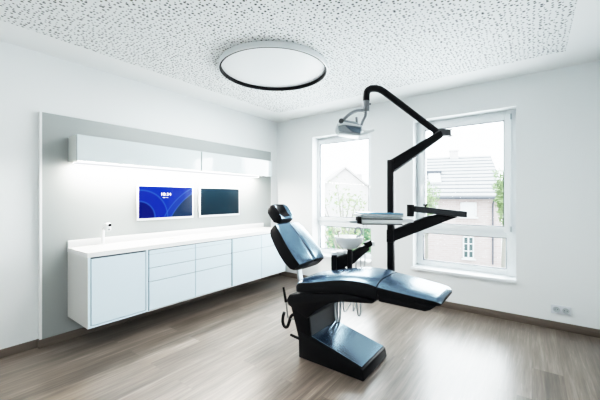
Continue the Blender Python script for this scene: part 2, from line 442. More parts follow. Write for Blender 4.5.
# single door unit at the free end
c = thing('base_cabinet', 'floating white base cabinet with one framed door at the free end under the tap', 'cabinet', (-3.16, 1.24, ZB), group='floating base cabinets')
bm = B()
box(bm, -3.418, XF, 1.004, 1.022, ZB, ZT); box(bm, -3.418, XF, 1.489, 1.507, ZB, ZT)
box(bm, -3.418, XF, 1.022, 1.489, ZB, ZB + 0.016); box(bm, -3.418, XF - 0.022, 1.022, 1.489, ZB + 0.016, ZT - 0.01)
finish(bm, 'carcass', M['cab'], c)
finish(box(B(), -3.418, XF - 0.001, 1.0015, 1.004, ZB, ZT), 'end_panel', M['cabend_shaded'], c)  # thin sheet carrying the painted shade of the end side
bm = B(); box(bm, XF - 0.024, XF - 0.0205, 1.022, 1.489, ZB + 0.016, ZT - 0.004); finish(bm, 'painted_gap_shade', M['gap'], c)
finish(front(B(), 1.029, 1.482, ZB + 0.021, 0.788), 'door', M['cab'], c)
def carcass(c, y0, y1):
    bm = B(); box(bm, -3.418, XF - 0.024, y0 + 0.001, y1 - 0.001, ZB, ZT); finish(bm, 'carcass', M['gap'], c)  # body coloured dark to give the joints their shade
    bm = B(); box(bm, -3.418, XF - 0.004, y0 + 0.001, y1 - 0.001, ZB - 0.004, ZB); finish(bm, 'bottom_board', M['cabside'], c)
Y = [1.004, 1.508, 2.029, 2.545, 3.062, 3.575]
for i, lab in ((1, 'floating white drawer cabinet next to the framed door cabinet, below the blue monitor'), (2, 'floating white drawer cabinet between the other drawer cabinet and the tall door cabinets')):
    c = thing('drawer_cabinet', lab, 'cabinet', (-3.16, (Y[i] + Y[i + 1]) / 2, ZB), group='floating base cabinets')
    carcass(c, Y[i], Y[i + 1])
    a, b = Y[i] + (0.010 if i == 1 else g), Y[i + 1] - (0.010 if i == 2 else g)
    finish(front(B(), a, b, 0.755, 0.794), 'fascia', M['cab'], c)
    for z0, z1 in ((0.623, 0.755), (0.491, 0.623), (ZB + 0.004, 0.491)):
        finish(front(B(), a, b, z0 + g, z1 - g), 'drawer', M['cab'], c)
for i, lab in ((3, 'floating white base cabinet with drawer above door, directly beside the drawer cabinets'), (4, 'floating white base cabinet at the room corner end, partly hidden by the chair backrest')):
    c = thing('door_cabinet', lab, 'cabinet', (-3.16, (Y[i] + Y[i + 1]) / 2, ZB), group='floating base cabinets')
    carcass(c, Y[i], Y[i + 1])
    a, b = Y[i] + (0.010 if i == 3 else g), Y[i + 1] - g
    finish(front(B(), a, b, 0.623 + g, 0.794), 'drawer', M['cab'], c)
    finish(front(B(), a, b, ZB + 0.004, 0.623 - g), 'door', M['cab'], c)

# worktop with a moulded basin
wt = thing('worktop', 'continuous white worktop with upstand and moulded basin on the floating cabinets', 'worktop', (-3.15, 2.25, ZT))
by0, by1, bx0, bx1 = 1.38, 1.80, -3.28, -3.00
bm = B()
z0, z1 = ZT, ZW
box(bm, -3.418, XF, 1.000, by0, z0, z1); box(bm, -3.418, XF, by1, 3.580, z0, z1)
box(bm, -3.418, bx0, by0, by1, z0, z1); box(bm, bx1, XF, by0, by1, z0, z1)
finish(bm, 'slab', M['top'], wt)
finish(box(B(), -3.418, -3.398, 1.000, 3.580, ZW, 0.908, 0.002), 'upstand', M['top'], wt)
bm = B(); lv = [(1.0, ZW), (0.97, 0.831), (0.90, 0.813), (0.70, 0.808), (0.3, 0.8065)]
rings = []
for s, z in lv:
    rr = []
    for k in range(32):
        a = 2 * PI * k / 32; ca, sa = math.cos(a), math.sin(a); q = 1 if s == 1.0 else 0.6
        ex = 0.02 if s == 1.0 else 0.35
        rr.append(bm.verts.new(((bx0 + bx1) / 2 + math.copysign(abs(ca) ** ex, ca) * s * (bx1 - bx0) / 2, (by0 + by1) / 2 + math.copysign(abs(sa) ** ex, sa) * s * (by1 - by0) / 2, z)))
    rings.append(rr)
for a, b in zip(rings, rings[1:]):
    for k in range(32): bm.faces.new((a[k], a[(k + 1) % 32], b[(k + 1) % 32], b[k]))
bm.faces.new(rings[-1])
finish(bm, 'basin', M['top'], wt)
for (x, y) in ((-3.25, 1.93), (-3.26, 2.41)):
    bm = B(); lathe(bm, [(0, 0.006), (0.030, 0.006), (0.034, 0.003), (0.034, 0)], (x, y, ZW), 24)
    finish(bm, 'waste_port_cover', M['beige'], wt)

# tap
tp = thing('tap', 'slim white sensor tap with black outlet standing on the worktop beside the basin', 'tap', (-3.355, 1.27, ZW))
bm = B(); lathe(bm, [(0, 0), (0.024, 0), (0.024, 0.006), (0.018, 0.010), (0, 0.010)], (-3.355, 1.27, ZW + 0.0005), 20)
tube(bm, smooth_path([(-3.355, 1.27, ZW + 0.004), (-3.352, 1.27, 0.96), (-3.335, 1.27, 1.005), (-3.27, 1.272, 1.03)], 5), 0.014, 14)
finish(bm, 'tap_body', M['white'], tp)
bm = B(); box(bm, -3.285, -3.222, 1.247, 1.297, 0.985, 1.062, 0.016, 3); finish(bm, 'tap_head', M['white'], tp)
bm = B(); tube(bm, [(-3.223, 1.279, 1.042), (-3.216, 1.279, 1.042)], 0.0135, 16); finish(bm, 'sensor', M['black'], tp)
bm = B(); tube(bm, [(-3.223, 1.273, 1.000), (-3.217, 1.273, 1.000)], 0.009, 16); finish(bm, 'outlet', M['midgrey'], tp)

# wall cabinets
def wall_cabinet(y0, y1, lab, endcap):
    c = thing('wall_cabinet', lab, 'cabinet', (-3.31, (y0 + y1) / 2, 1.628), group='wall cabinets above the monitors')
    finish(box(B(), -3.4195, -3.221, y0, y1, 1.628, 1.860), 'carcass', M['cabupside'], c)
    finish(box(B(), -3.219, -3.20, y0 + (0 if endcap else 0.008), y1 - (0.008 if endcap else 0), 1.628, 1.862, 0.0018, 1), 'door', M['cabupper'], c)
    return c
wall_cabinet(1.008, 2.287, 'long white wall cabinet with one flap door mounted above the blue monitor', True)
c = wall_cabinet(2.289, 3.560, 'white wall cabinet with glossy flap door mounted nearest the window corner', False)
bm = B(); box(bm, -3.27, -3.22, 3.40, 3.45, 1.615, 1.628, 0.003); finish(bm, 'light_switch', M['midgrey'], c)
ls = thing('led_light_strip', 'thin glowing light strip under the two wall cabinets', 'light', (-3.33, 2.2, 1.615))
finish(box(B(), -3.375, -3.285, 1.03, 3.36, 1.620, 1.6279, 0.0), 'profile', M['white'], ls)
finish(box(B(), -3.370, -3.290, 1.035, 3.355, 1.616, 1.620, 0.0), 'diffuser', M['led'], ls)

# monitors
def monitor(y0, y1, lab, on):
    zc, yc = 1.254, (y0 + y1) / 2
    t = thing('monitor', lab, 'monitor', (-3.405, yc, 1.06), group='wall monitors')
    bm = B(); box(bm, -3.4192, -3.41, yc - 0.1, yc + 0.1, zc - 0.1, zc + 0.1); finish(bm, 'wall_mount', M['grey'], t)
    finish(box(B(), -3.41, -3.388, y0 - 0.016, y1 + 0.016, 1.053, 1.444, 0.004), 'housing', M['white'], t)
    bm = B(); w, h = (y1 - y0) / 2, 0.176
    vs = [bm.verts.new((0, a * w, b * h)) for a, b in ((-1, -1), (1, -1), (1, 1), (-1, 1))]; vs2 = [bm.verts.new((-0.004, v.co.y, v.co.z)) for v in vs]
    bm.faces.new(vs); bm.faces.new(vs2[::-1])
    for i in range(4): bm.faces.new((vs[i], vs2[i], vs2[(i + 1) % 4], vs[(i + 1) % 4]))
    s = finish(bm, 'screen', M['wallpaper'] if on else M['offscreen'], t, smooth=0)
    s.location = Vector((-3.386, yc, zc)) - t.location
    if on:
        cu = bpy.data.curves.new('clock_digits', 'FONT'); cu.body = '10:34'; cu.size = 0.050; cu.align_x = 'CENTER'; cu.extrude = 0.0004; cu.space_character = 1.15
        to = bpy.data.objects.new('clock_digits', cu); COL.objects.link(to); bpy.context.view_layer.update()
        me = bpy.data.meshes.new_from_object(to.evaluated_get(bpy.context.evaluated_depsgraph_get())); bpy.data.objects.remove(to)
        o = bpy.data.objects.new('clock_text', me); me.materials.append(M['glyph']); COL.objects.link(o)
        o.parent = s; o.matrix_parent_inverse = Matrix.Identity(4)
        o.matrix_local = Matrix.Translation((0.0012, -0.02, 0.072)) @ Matrix(((0, 0, 1, 0), (1, 0, 0, 0), (0, 1, 0, 0), (0, 0, 0, 1)))
        bm = B(); yy = -0.060
        for wd in (0.026, 0.006, 0.024):
            box(bm, 0.0008, 0.0016, yy, yy + wd, 0.048, 0.052); yy += wd + 0.005
        finish(bm, 'date_line_text', M['glyph'], s, smooth=0)
    return t
monitor(1.632, 2.288, 'wall monitor switched on with blue curved wallpaper and white clock', True)
monitor(2.410, 3.055, 'wall monitor switched off with dark blank screen', False)

# ceiling lamp
lc = Vector((-2.026, 2.28, ZC))
lp = thing('ceiling_lamp', 'large round ceiling lamp with pale disc and black inner ring', 'lamp', lc)
bm = B(); lathe(bm, [(0.0, 0.0), (0.520, 0.0), (0.524, -0.004), (0.524, -0.050), (0.519, -0.052)], lc, 72); finish(bm, 'outer_ring', M['alu'], lp)
bm = B(); lathe(bm, [(0.519, -0.052), (0.505, -0.052), (0.503, -0.050), (0.503, -0.006), (0.509, -0.006), (0.519, -0.05)], lc, 72); finish(bm, 'inner_ring', M['black'], lp)
bm = B(); lathe(bm, [(0.0, -0.018), (0.49, -0.018), (0.5025, -0.016), (0.5025, -0.008)], lc, 72); finish(bm, 'diffuser', M['diffuser'], lp)

# socket
so = thing('wall_socket', 'white double power socket low on the window wall above the baseboard', 'socket', (0.23, YB, 0.2))
finish(box(B(), 0.152, 0.304, YB - 0.012, YB, 0.158, 0.242, 0.003), 'socket_plate', M['plate'], so)
for x in (0.192, 0.264):
    bm = B(); R = Matrix.Rotation(PI / 2, 3, 'X')
    lathe(bm, [(0.027, 0.011), (0.025, 0.0125), (0.0235, 0.011), (0.022, 0.009), (0, 0.009)], (x, YB - 0.004, 0.2), 28, rot=R)
    s = finish(bm, 'socket_insert', M['grey'], so)
    bm = B()
    for dx in (-0.0095, 0.0095): tube(bm, [(x + dx, YB - 0.0135, 0.2), (x + dx, YB - 0.007, 0.2)], 0.0035, 10)
    finish(bm, 'pin_hole_dots', M['gasket'], s)

# ------------------------------------------------------------------ dental chair
YN, YFAR = 2.005, 2.445
YM = 2.225
ch = thing('dental_chair', 'black dental treatment chair with dark blue leather pads on a c-shaped base', 'dental chair', (-1.22, YM, 0.0))
bm = B()
prism(bm, [(-1.525, 0.0), (-0.955, 0.0), (-0.945, 0.015), (-0.958, 0.082), (-0.985, 0.092), (-1.41, 0.192), (-1.53, 0.21)], YN + 0.015, YFAR, bev=0.008, seg=2)
ft = finish(bm, 'foot', M['black'], ch)
bm = B()
prism(bm, [(-0.975, 0.089), (-0.970, 0.096), (-1.408, 0.200), (-1.41, 0.192)], YN + 0.032, YFAR - 0.012, bev=0.002, seg=1)
finish(bm, 'lid', M['blackgloss'], ft)
bm = B()
prism(bm, [(-1.530, 0.15), (-1.412, 0.17), (-1.435, 0.36), (-1.40, 0.40), (-1.30, 0.47), (-1.632, 0.455)], YN + 0.02, YFAR - 0.02, bev=0.006, seg=2)
cl = finish(bm, 'column', M['black'], ch)
finish(prism(B(), [(-1.416, 0.20), (-1.408, 0.20), (-1.428, 0.372), (-1.436, 0.372)], YN + 0.035, YFAR - 0.03), 'column_cover', M['darkgrey'], cl)
bm = B()
prism(bm, [(-1.640, 0.452), (-1.622, 0.41), (-1.432, 0.34), (-1.34, 0.425), (-1.22, 0.505), (-1.13, 0.535), (-0.88, 0.572), (-0.862, 0.592), (-1.0, 0.604), (-1.13, 0.600), (-1.45, 0.536), (-1.612, 0.50)], YN - 0.005, YFAR + 0.01, bev=0.010, seg=2)
finish(bm, 'seat_carrier', M['black'], ch)

def pad(name, rows, half, thick_side, parent, crown=0.012, crease=0.0):
    """upholstered pad: rows of (x, z_top, z_bottom, half width); dark sides, leather top"""
    bm = B(); us = [-1, -0.97, -0.9, -0.75, -0.5, -0.25, 0, 0.25, 0.5, 0.75, 0.9, 0.97, 1]
    T, Bt = [], []
    for x, zt, zb, hw in rows:
        dz = zt - zb
        T.append([bm.verts.new((x, YM + u * hw, zt - (abs(u) ** 8) * min(0.03, dz * .4) + crown * (1 - u * u))) for u in us])
        Bt.append([bm.verts.new((x, YM + u * (hw - 0.005), zb)) for u in us])
    n = len(us)
    for i in range(len(rows) - 1):
        for k in range(n - 1):
            bm.faces.new((T[i][k], T[i][k + 1], T[i + 1][k + 1], T[i + 1][k])).material_index = 1 if k == 0 else 0
            bm.faces.new((Bt[i][k], Bt[i + 1][k], Bt[i + 1][k + 1], Bt[i][k + 1])).material_index = 1
        for k in (0, n - 1): bm.faces.new((T[i][k], T[i + 1][k], Bt[i + 1][k], Bt[i][k])).material_index = 1
    for i in (0, len(rows) - 1):
        for k in range(n - 1): bm.faces.new((T[i][k], T[i][k + 1], Bt[i][k + 1], Bt[i][k])).material_index = 1
    return finish(bm, name, [M['leather'], M['leatherside']], parent, smooth=50)
def interp(pts, n):
    P = smooth_path([(a, b, c) for a, b, c, d in pts], n); D = smooth_path([(a, d, 0) for a, b, c, d in pts], n)
    return [(p.x, p.y, p.z, d.y) for p, d in zip(P, D)]
hw = 0.232
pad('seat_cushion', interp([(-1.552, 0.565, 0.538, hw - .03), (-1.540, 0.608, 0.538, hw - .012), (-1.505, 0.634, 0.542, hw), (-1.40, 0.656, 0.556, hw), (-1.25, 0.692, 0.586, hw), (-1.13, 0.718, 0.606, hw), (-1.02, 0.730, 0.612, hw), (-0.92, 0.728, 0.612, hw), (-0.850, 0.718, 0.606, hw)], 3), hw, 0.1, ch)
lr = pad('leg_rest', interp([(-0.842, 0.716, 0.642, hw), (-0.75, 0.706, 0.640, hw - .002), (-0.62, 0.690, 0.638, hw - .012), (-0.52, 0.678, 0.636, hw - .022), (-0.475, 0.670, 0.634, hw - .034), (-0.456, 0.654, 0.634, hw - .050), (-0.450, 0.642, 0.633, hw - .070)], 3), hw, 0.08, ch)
bm = B(); prism(bm, [(-0.838, 0.594), (-0.535, 0.592), (-0.505, 0.606), (-0.472, 0.634), (-0.838, 0.642)], YN + 0.006, YFAR - 0.004, bev=0.006, seg=2)
finish(bm, 'leg_rest_shell', M['black'], lr)

# backrest: stacked cross-sections, slightly ridged along the centre seam
bc = Vector((-1.538, 2.222, 0.786)); up = Vector((-0.67, 0, 0.74)).normalized(); fw = Vector((up.z, 0, -up.x)); yy = Vector((0, 1, 0))
def back_rows():
    #  v (m up), half width, forward offset of edge, of ridge, thickness
    return [(-0.046, 0.150, -0.034, 0.000, 0.060), (-0.032, 0.198, -0.014, 0.012, 0.090), (-0.005, 0.214, -0.006, 0.018, 0.112), (0.065, 0.222, -0.004, 0.020, 0.124),
            (0.15, 0.218, -0.004, 0.020, 0.128), (0.24, 0.206, -0.004, 0.018, 0.128), (0.33, 0.192, -0.004, 0.014, 0.122), (0.372, 0.178, -0.007, 0.008, 0.112), (0.390, 0.172, -0.014, -0.002, 0.090), (0.398, 0.158, -0.032, -0.024, 0.05)]
bm = B(); us = [-1, -0.985, -0.94, -0.8, -0.5, -0.2, -0.03, 0, 0.03, 0.2, 0.5, 0.8, 0.94, 0.985, 1]; Fr, Bk = [], []
for v, w, fe, fr, th in back_rows():
    o = bc + up * v
    Fr.append([bm.verts.new(o + yy * (u * w) + fw * (fe + (fr - fe) * (1 - abs(u) ** 1.6) - (abs(u) ** 24) * 0.016 - (0.005 if u == 0 else 0))) for u in us])
    Bk.append([bm.verts.new(o + yy * (u * w * 0.97) + fw * (fe - th + 0.012 * abs(u) ** 6)) for u in us])
n = len(us)
for i in range(len(Fr) - 1):
    for k in range(n - 1):
        bm.faces.new((Fr[i][k], Fr[i][k + 1], Fr[i + 1][k + 1], Fr[i + 1][k])).material_index = 1 if (i < 1 or us[k] < -0.95) else 0
        bm.faces.new((Bk[i][k], Bk[i + 1][k], Bk[i + 1][k + 1], Bk[i][k + 1])).material_index = 1
    for k in (0, n - 1): bm.faces.new((Fr[i][k], Fr[i + 1][k], Bk[i + 1][k], Bk[i][k])).material_index = 1
for i in (0, len(Fr) - 1):
    for k in range(n - 1): bm.faces.new((Fr[i][k], Fr[i][k + 1], Bk[i][k + 1], Bk[i][k])).material_index = 1
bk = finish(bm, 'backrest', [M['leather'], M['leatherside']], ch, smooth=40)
bm = B(); tube(bm, [bc + up * v + fw * (fr + 0.0005 - 0.003) for v, w, fe, fr, th in back_rows()[2:8]], 0.004, 8); finish(bm, 'seam', M['leatherside'], bk)

# headrest with a hollow for the head, its shade painted in black
hc = bc + up * 0.508 + fw * 0.022
bm = B(); us = [-1, -0.95, -0.8, -0.55, -0.3, 0, 0.3, 0.55, 0.8, 0.95, 1]; Fr, Bk = [], []
for v, s, rim in ((-0.094, 0.74, -0.028), (-0.085, 0.90, -0.006), (-0.058, 0.98, 0.010), (-0.02, 1.0, 0.016), (0.018, 1.0, 0.018), (0.055, 0.97, 0.016), (0.082, 0.90, 0.004), (0.094, 0.74, -0.024)):
    o = hc + up * v; w = 0.108 * s
    hol = 0.052 * max(0, 1 - (v / 0.075) ** 2)
    Fr.append([bm.verts.new(o + yy * (u * w) + fw * (rim - hol * max(0, 1 - (u / 0.72) ** 2) - 0.016 * abs(u) ** 14)) for u in us])
    Bk.append([bm.verts.new(o + yy * (u * w * 0.95) + fw * (-0.085 + (0.02 if abs(v) > 0.075 else 0))) for u in us])
n = len(us)
for i in range(len(Fr) - 1):
    for k in range(n - 1):
        bm.faces.new((Fr[i][k], Fr[i][k + 1], Fr[i + 1][k + 1], Fr[i + 1][k])).material_index = 1 if (us[k] < -0.9 or i < 1 or (-0.6 <= us[k] < 0.5 and 1 < i < 6)) else 0
        bm.faces.new((Bk[i][k], Bk[i + 1][k], Bk[i + 1][k + 1], Bk[i][k + 1])).material_index = 1
    for k in (0, n - 1): bm.faces.new((Fr[i][k], Fr[i + 1][k], Bk[i + 1][k], Bk[i][k])).material_index = 1
for i in (0, len(Fr) - 1):
    for k in range(n - 1): bm.faces.new((Fr[i][k], Fr[i][k + 1], Bk[i][k + 1], Bk[i][k])).material_index = 1
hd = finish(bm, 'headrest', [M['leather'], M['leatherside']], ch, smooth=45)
bm = B(); beam(bm, bc + up * 0.25 + fw * -0.12, hc + up * -0.02 + fw * -0.080, 0.05, 0.012, bev=0.003); finish(bm, 'headrest_bar', M['steel'], hd)
# bracket carrying the backrest
bm = B(); P = smooth_path([bc + up * 0.12 + fw * -0.128, (-1.690, 2.225, 0.73), (-1.676, 2.225, 0.66), (-1.660, 2.225, 0.57), (-1.625, 2.225, 0.485)], 4)
for a, b in zip(P, P[1:]): beam(bm, a, b + (b - a) * .12, 0.050, 0.022)
finish(bm, 'backrest_bracket', M['steel'], ch)
# hand lever, hook and peg on the head end
bm = B(); tube(bm, smooth_path([(-1.694, 2.04, 0.50), (-1.680, 2.035, 0.45), (-1.660, 2.03, 0.38), (-1.650, 2.03, 0.31), (-1.635, 2.03, 0.29), (-1.585, 2.04, 0.29)], 4), 0.006, 8)
lv = finish(bm, 'lever', M['midgrey'], ch)
bm = B(); tube(bm, [(-1.708, 2.045, 0.535), (-1.672, 2.036, 0.415)], [0.009, 0.0125], 10); finish(bm, 'lever_grip', M['black'], lv)
bm = B(); tube(bm, smooth_path([(-1.690, 2.035, 0.325), (-1.704, 2.035, 0.285), (-1.706, 2.035, 0.235), (-1.685, 2.035, 0.205), (-1.655, 2.035, 0.215), (-1.635, 2.035, 0.26), (-1.618, 2.04, 0.31), (-1.59, 2.05, 0.33)], 5), 0.0135, 10)
finish(bm, 'foot_hook', M['black'], ch)
bm = B(); tube(bm, [(-1.632, 2.05, 0.145), (-1.53, 2.05, 0.135)], 0.011, 10); finish(bm, 'peg', M['black'], ch)

# ------------------------------------------------------------------ post with operating lamp
PX, PY = -0.984, 2.638
dr = Vector((CN, SN, 0)); dp = Vector((-SN, CN, 0))       # along and away, as seen from the doorway
def W(x, y, d):
    a = (x - CX) / F
    return Vector(((a * CN - SN) * d, (a * SN + CN) * d, H - (y - CY) / F * d))
lm = thing('operating_lamp', 'dental operating lamp with silver head on a black post and folding black arm', 'lamp', (PX, PY, 0.5))
bm = B(); box(bm, PX - 0.027, PX + 0.027, PY - 0.027, PY + 0.027, 0.56, 1.632, 0.006)
finish(bm, 'post', M['black'], lm)
bm = B(); box(bm, PX - 0.045, PX + 0.045, 2.34, PY + 0.045, 0.500, 0.560, 0.008)
finish(bm, 'unit_bracket', M['black'], ch)
pv = W(441, 133.5, 2.75)
bm = B(); p0 = Vector((PX, PY, 1.582)); beam(bm, p0, pv, 0.056, 0.090, 0.055, 0.056, bev=0.005)
la = finish(bm, 'lower_arm', M['black'], lm)
bm = B(); beam(bm, p0 + Vector((0.02, 0.01, -0.052)), pv + Vector((0, 0, -0.036)), 0.052, 0.008, 0.045, 0.008); finish(bm, 'cable_channel', M['midgrey'], la)
bm = B(); beam(bm, W(434, 133, 2.75), W(449.5, 133, 2.76), 0.064, 0.068, 0.064, 0.060, bev=0.007); 
jt = finish(bm, 'elbow_joint', M['darkgrey'], lm)
bm = B(); beam(bm, W(449, 130.2, 2.76), W(451.2, 129.7, 2.76), 0.06, 0.010, bev=0.002); finish(bm, 'end_plate', M['darkgrey'], jt)
bm = B(); beam(bm, W(449, 136, 2.76), W(451.2, 136.6, 2.76), 0.06, 0.010, bev=0.002); finish(bm, 'end_plate', M['darkgrey'], jt)
dl = 2.50
path = [W(437, 132, 2.75), W(410, 111.5, 2.64), W(384, 91.8, 2.53), W(380, 89.6, 2.52), W(376, 88.6, 2.51), W(371, 88.8, 2.5), W(367.6, 91, 2.5), W(366.4, 94.5, 2.5), W(366.2, 101, 2.5)]
bm = B(); tube(bm, path[:2] + smooth_path(path[2:], 4), 0.0275, 16); finish(bm, 'upper_arm', M['black'], lm)
bm = B(); tube(bm, [W(366.2, 99.5, dl), W(366, 112, dl)], 0.026, 18)
tube(bm, [W(369.3, 104, dl), W(370.8, 104, dl)], 0.008, 8)
finish(bm, 'swivel_joint', M['midgrey'], lm)
bm = B()
tube(bm, smooth_path([W(364.5, 110.5, dl), W(357, 110.8, dl - 0.05), W(350, 114, dl - 0.09), W(342.0, 120.8, dl - 0.11)], 5), 0.013, 10)
tube(bm, smooth_path([W(366, 111, dl), W(365.5, 116, dl + 0.03), W(363, 121, dl + 0.05), W(361.5, 125.5, dl + 0.06)], 5), 0.013, 10)
finish(bm, 'yoke', M['midgrey'], lm)
# lamp head: angular reflector housing between the yoke arms
dh = 2.40
def plate(bm, px, d0, d1, bev=0.0):
    P0 = [W(x, y, d0) for x, y in px]; sh = dp * (d1 - d0)
    A_ = [bm.verts.new(p) for p in P0]; B_ = [bm.verts.new(p + sh) for p in P0]; n = len(px)
    fs = [bm.faces.new(A_), bm.faces.new(B_[::-1])] + [bm.faces.new((A_[i], B_[i], B_[(i + 1) % n], A_[(i + 1) % n])) for i in range(n)]
    if bev:
        bmesh.ops.recalc_face_normals(bm, faces=fs)
        bmesh.ops.bevel(bm, geom=list({e for f in fs for e in f.edges}), offset=bev, segments=2, affect='EDGES', profile=0.5)
    return bm
hd2 = finish(plate(B(), [(337.0, 126.5), (338.2, 120.6), (343, 119.0), (356, 121.2), (362.3, 125.4), (362.3, 130.5), (361, 134.2), (349, 132.6), (338.6, 130.8)], dh, dh + 0.16, 0.012), 'lamp_head', M['lampmetal'], lm, smooth=35)
finish(plate(B(), [(345.5, 125.6), (360.8, 127.6), (360.2, 133.3), (352.5, 131.8)], dh - 0.006, dh + 0.004, 0.002), 'side_reflector', M['slate'], hd2)
finish(plate(B(), [(338.6, 122.6), (344, 121.6), (360.6, 125.2), (360.8, 126.6), (345, 124.4), (338.4, 125.6)], dh - 0.008, dh + 0.004, 0.002), 'front_band', M['alu'], hd2)
finish(plate(B(), [(339.2, 130.9), (349, 132.7), (360.4, 134.3), (360.0, 135.4), (349, 134.2), (339.4, 132.2)], dh + 0.01, dh + 0.15, 0.001), 'light_panel', M['grey'], hd2)
bm = B(); q = W(340.8, 121.6, dh); tube(bm, [q - dp * 0.03, q + dp * 0.02], 0.0185, 16); finish(bm, 'pivot_knob', M['darkgrey'], hd2)
bm = B(); tube(bm, [W(357, 124.5, dh + .08), W(356.4, 117.2, dh + .08)], 0.009, 10); finish(bm, 'adjuster', M['midgrey'], hd2)
bm = B(); tube(bm, smooth_path([W(361, 129.5, dl + 0.05), W(366, 131.5, dl + 0.06), W(373.5, 130.2, dl + 0.07)], 4), [0.006] * 3 + [0.012] * 3 + [0.013] * 3, 10); finish(bm, 'grip', M['alu'], hd2)

# ------------------------------------------------------------------ delivery arm with instrument tray
dv = thing('instrument_tray_arm', 'silver instrument tray with blue mat carried on a jointed black arm from the post', 'instrument tray', (PX, PY, 1.0))
bm = B(); box(bm, PX - 0.031, PX + 0.031, PY - 0.031, PY + 0.031, 0.915, 1.025, 0.006); finish(bm, 'post_collar', M['black'], dv)
bm = B(); poly = [(392, 229.8), (428, 215.8), (440, 213.5), (455, 214.5), (456, 217.2), (450, 219.2), (392, 241.4)]
A_ = [bm.verts.new(W(x, y, 2.70 + (x - 391) / 64 * 0.05) - dp * 0.026) for x, y in poly]; B_ = [bm.verts.new(v.co + dp * 0.052) for v in A_]
n = len(poly); fs = [bm.faces.new(A_), bm.faces.new(B_[::-1])] + [bm.faces.new((A_[i], B_[i], B_[(i + 1) % n], A_[(i + 1) % n])) for i in range(n)]
bmesh.ops.recalc_face_normals(bm, faces=fs); bmesh.ops.bevel(bm, geom=list({e for f in fs for e in f.edges}), offset=0.004, segments=2, affect='EDGES', profile=0.5)
finish(bm, 'swing_arm', M['black'], dv)
bm = B(); beam(bm, W(413, 208.8, 2.60), W(463, 214.2, 2.74), 0.064, 0.050, 0.064, 0.056, bev=0.006); up_arm = finish(bm, 'spring_arm', M['charcoal'], dv)
bm = B(); tube(bm, [W(463.3, 211.3, 2.74), W(463.3, 217.2, 2.74)], 0.030, 18); finish(bm, 'arm_end', M['black'], up_arm)
bm = B(); tube(bm, [W(425.3, 208, 2.63), W(425.3, 205.6, 2.63)], 0.008, 10); tube(bm, [W(425.3, 205.8, 2.63), W(425.3, 204.0, 2.63)], 0.017, 14); finish(bm, 'locking_knob', M['black'], up_arm)
bm = B(); tube(bm, [W(410.6, 204.6, 2.60), W(410.6, 216.5, 2.60)], 0.030, 20); finish(bm, 'tray_joint', M['black'], dv)
# tray axes: long side across, short side away from the viewer
ta = W(362, 216, 2.56); tb = W(402.5, 216.5, 2.60)
tx = (tb - ta); L = tx.length; tx.normalize(); ty = Vector((-tx.y, tx.x, 0)).normalized()
def tray_box(bm, a0, a1, b0, b1, z0, z1, bev=0.003, mi=0):
    b2 = B(); box(b2, a0, a1, b0, b1, z0, z1, bev)
    for v in b2.verts: v.co = Vector((ta.x, ta.y, 0)) + tx * v.co.x + ty * v.co.y + Vector((0, 0, v.co.z))
    me = bpy.data.meshes.new('tmp'); b2.to_mesh(me); b2.free(); bm.from_mesh(me); bpy.data.meshes.remove(me)
    return bm
zt = 1.172
bm = B(); tray_box(bm, 0.0, L, 0.0, 0.20, zt - 0.085, zt - 0.030, 0.008); tr = finish(bm, 'tray_body', M['alu'], dv)
bm = B(); tray_box(bm, 0.0, L, -0.004, 0.19, zt - 0.092, zt - 0.084, 0.0); finish(bm, 'bottom_edge', M['darkgrey'], tr)
bm = B(); tray_box(bm, -0.015, L + 0.005, -0.012, 0.21, zt - 0.028, zt - 0.006, 0.004); finish(bm, 'tray_rim', M['grey'], tr)
bm = B(); tray_box(bm, 0.004, L + 0.01, 0.0, 0.20, zt - 0.006, zt + 0.006, 0.002); finish(bm, 'tray_mat', M['bluepad'], tr)
bm = B(); tray_box(bm, 0.0, L, -0.006, 0.0, zt - 0.050, zt - 0.038, 0.0); finish(bm, 'front_line', M['darkgrey'], tr)
bm = B(); tray_box(bm, -0.036, -0.003, -0.005, 0.07, zt - 0.085, zt - 0.026, 0.005); finish(bm, 'control_block', M['black'], tr)
bm = B(); tray_box(bm, -0.100, -0.036, 0.005, 0.035, zt - 0.082, zt - 0.058, 0.009); finish(bm, 'handle', M['grey'], tr)
bm = B(); tray_box(bm, L, L + 0.115, 0.03, 0.16, zt - 0.072, zt - 0.040, 0.006); finish(bm, 'bracket', M['alu'], tr)
# thin instrument tubing below the tray
for i, (x0, x1, yb) in enumerate(((363.8, 363.4, 240), (366.2, 366.4, 227))):
    bm = B(); tube(bm, [W(x0, 221.5, 2.60), W(x1, yb, 2.60)], 0.003, 6); finish(bm, 'tubing', M['hose'], tr)

# ------------------------------------------------------------------ assistant unit with bowl
cu = thing('cuspidor_unit', 'white rinsing bowl with tap on a black arm behind the chair seat', 'rinsing bowl', (-1.42, 2.66, 0.5))
dc = 2.93
a0, a1, a2 = W(333.5, 263.5, 2.86), W(352, 259.5, 2.90), W(369, 244.5, 3.0)
bm = B(); beam(bm, W(334, 264.5, 2.86), W(353, 257.5, 2.91), 0.05, 0.125, 0.05, 0.100, bev=0.008); beam(bm, W(350, 259, 2.905), W(367.5, 246.5, 3.0), 0.045, 0.105, 0.045, 0.062, bev=0.008)
beam(bm, W(365, 245.5, 2.99), W(371.5, 242.5, 3.0), 0.05, 0.055, bev=0.006)
arm = finish(bm, 'support_arm', M['black'], cu)
bm = B(); tube(bm, [W(334, 253.5, 2.80), W(334, 284, 2.80)], 0.026, 18); p_ = finish(bm, 'holder_post', M['black'], cu)
bm = B(); tube(bm, [W(334, 251.8, 2.80), W(334, 254.5, 2.80)], 0.029, 18); finish(bm, 'post_cap', M['alu'], p_)
bm = B(); tube(bm, [W(349.7, 249.5, 2.86), W(349.7, 278, 2.86)], 0.024, 18); finish(bm, 'holder_post', M['black'], cu)
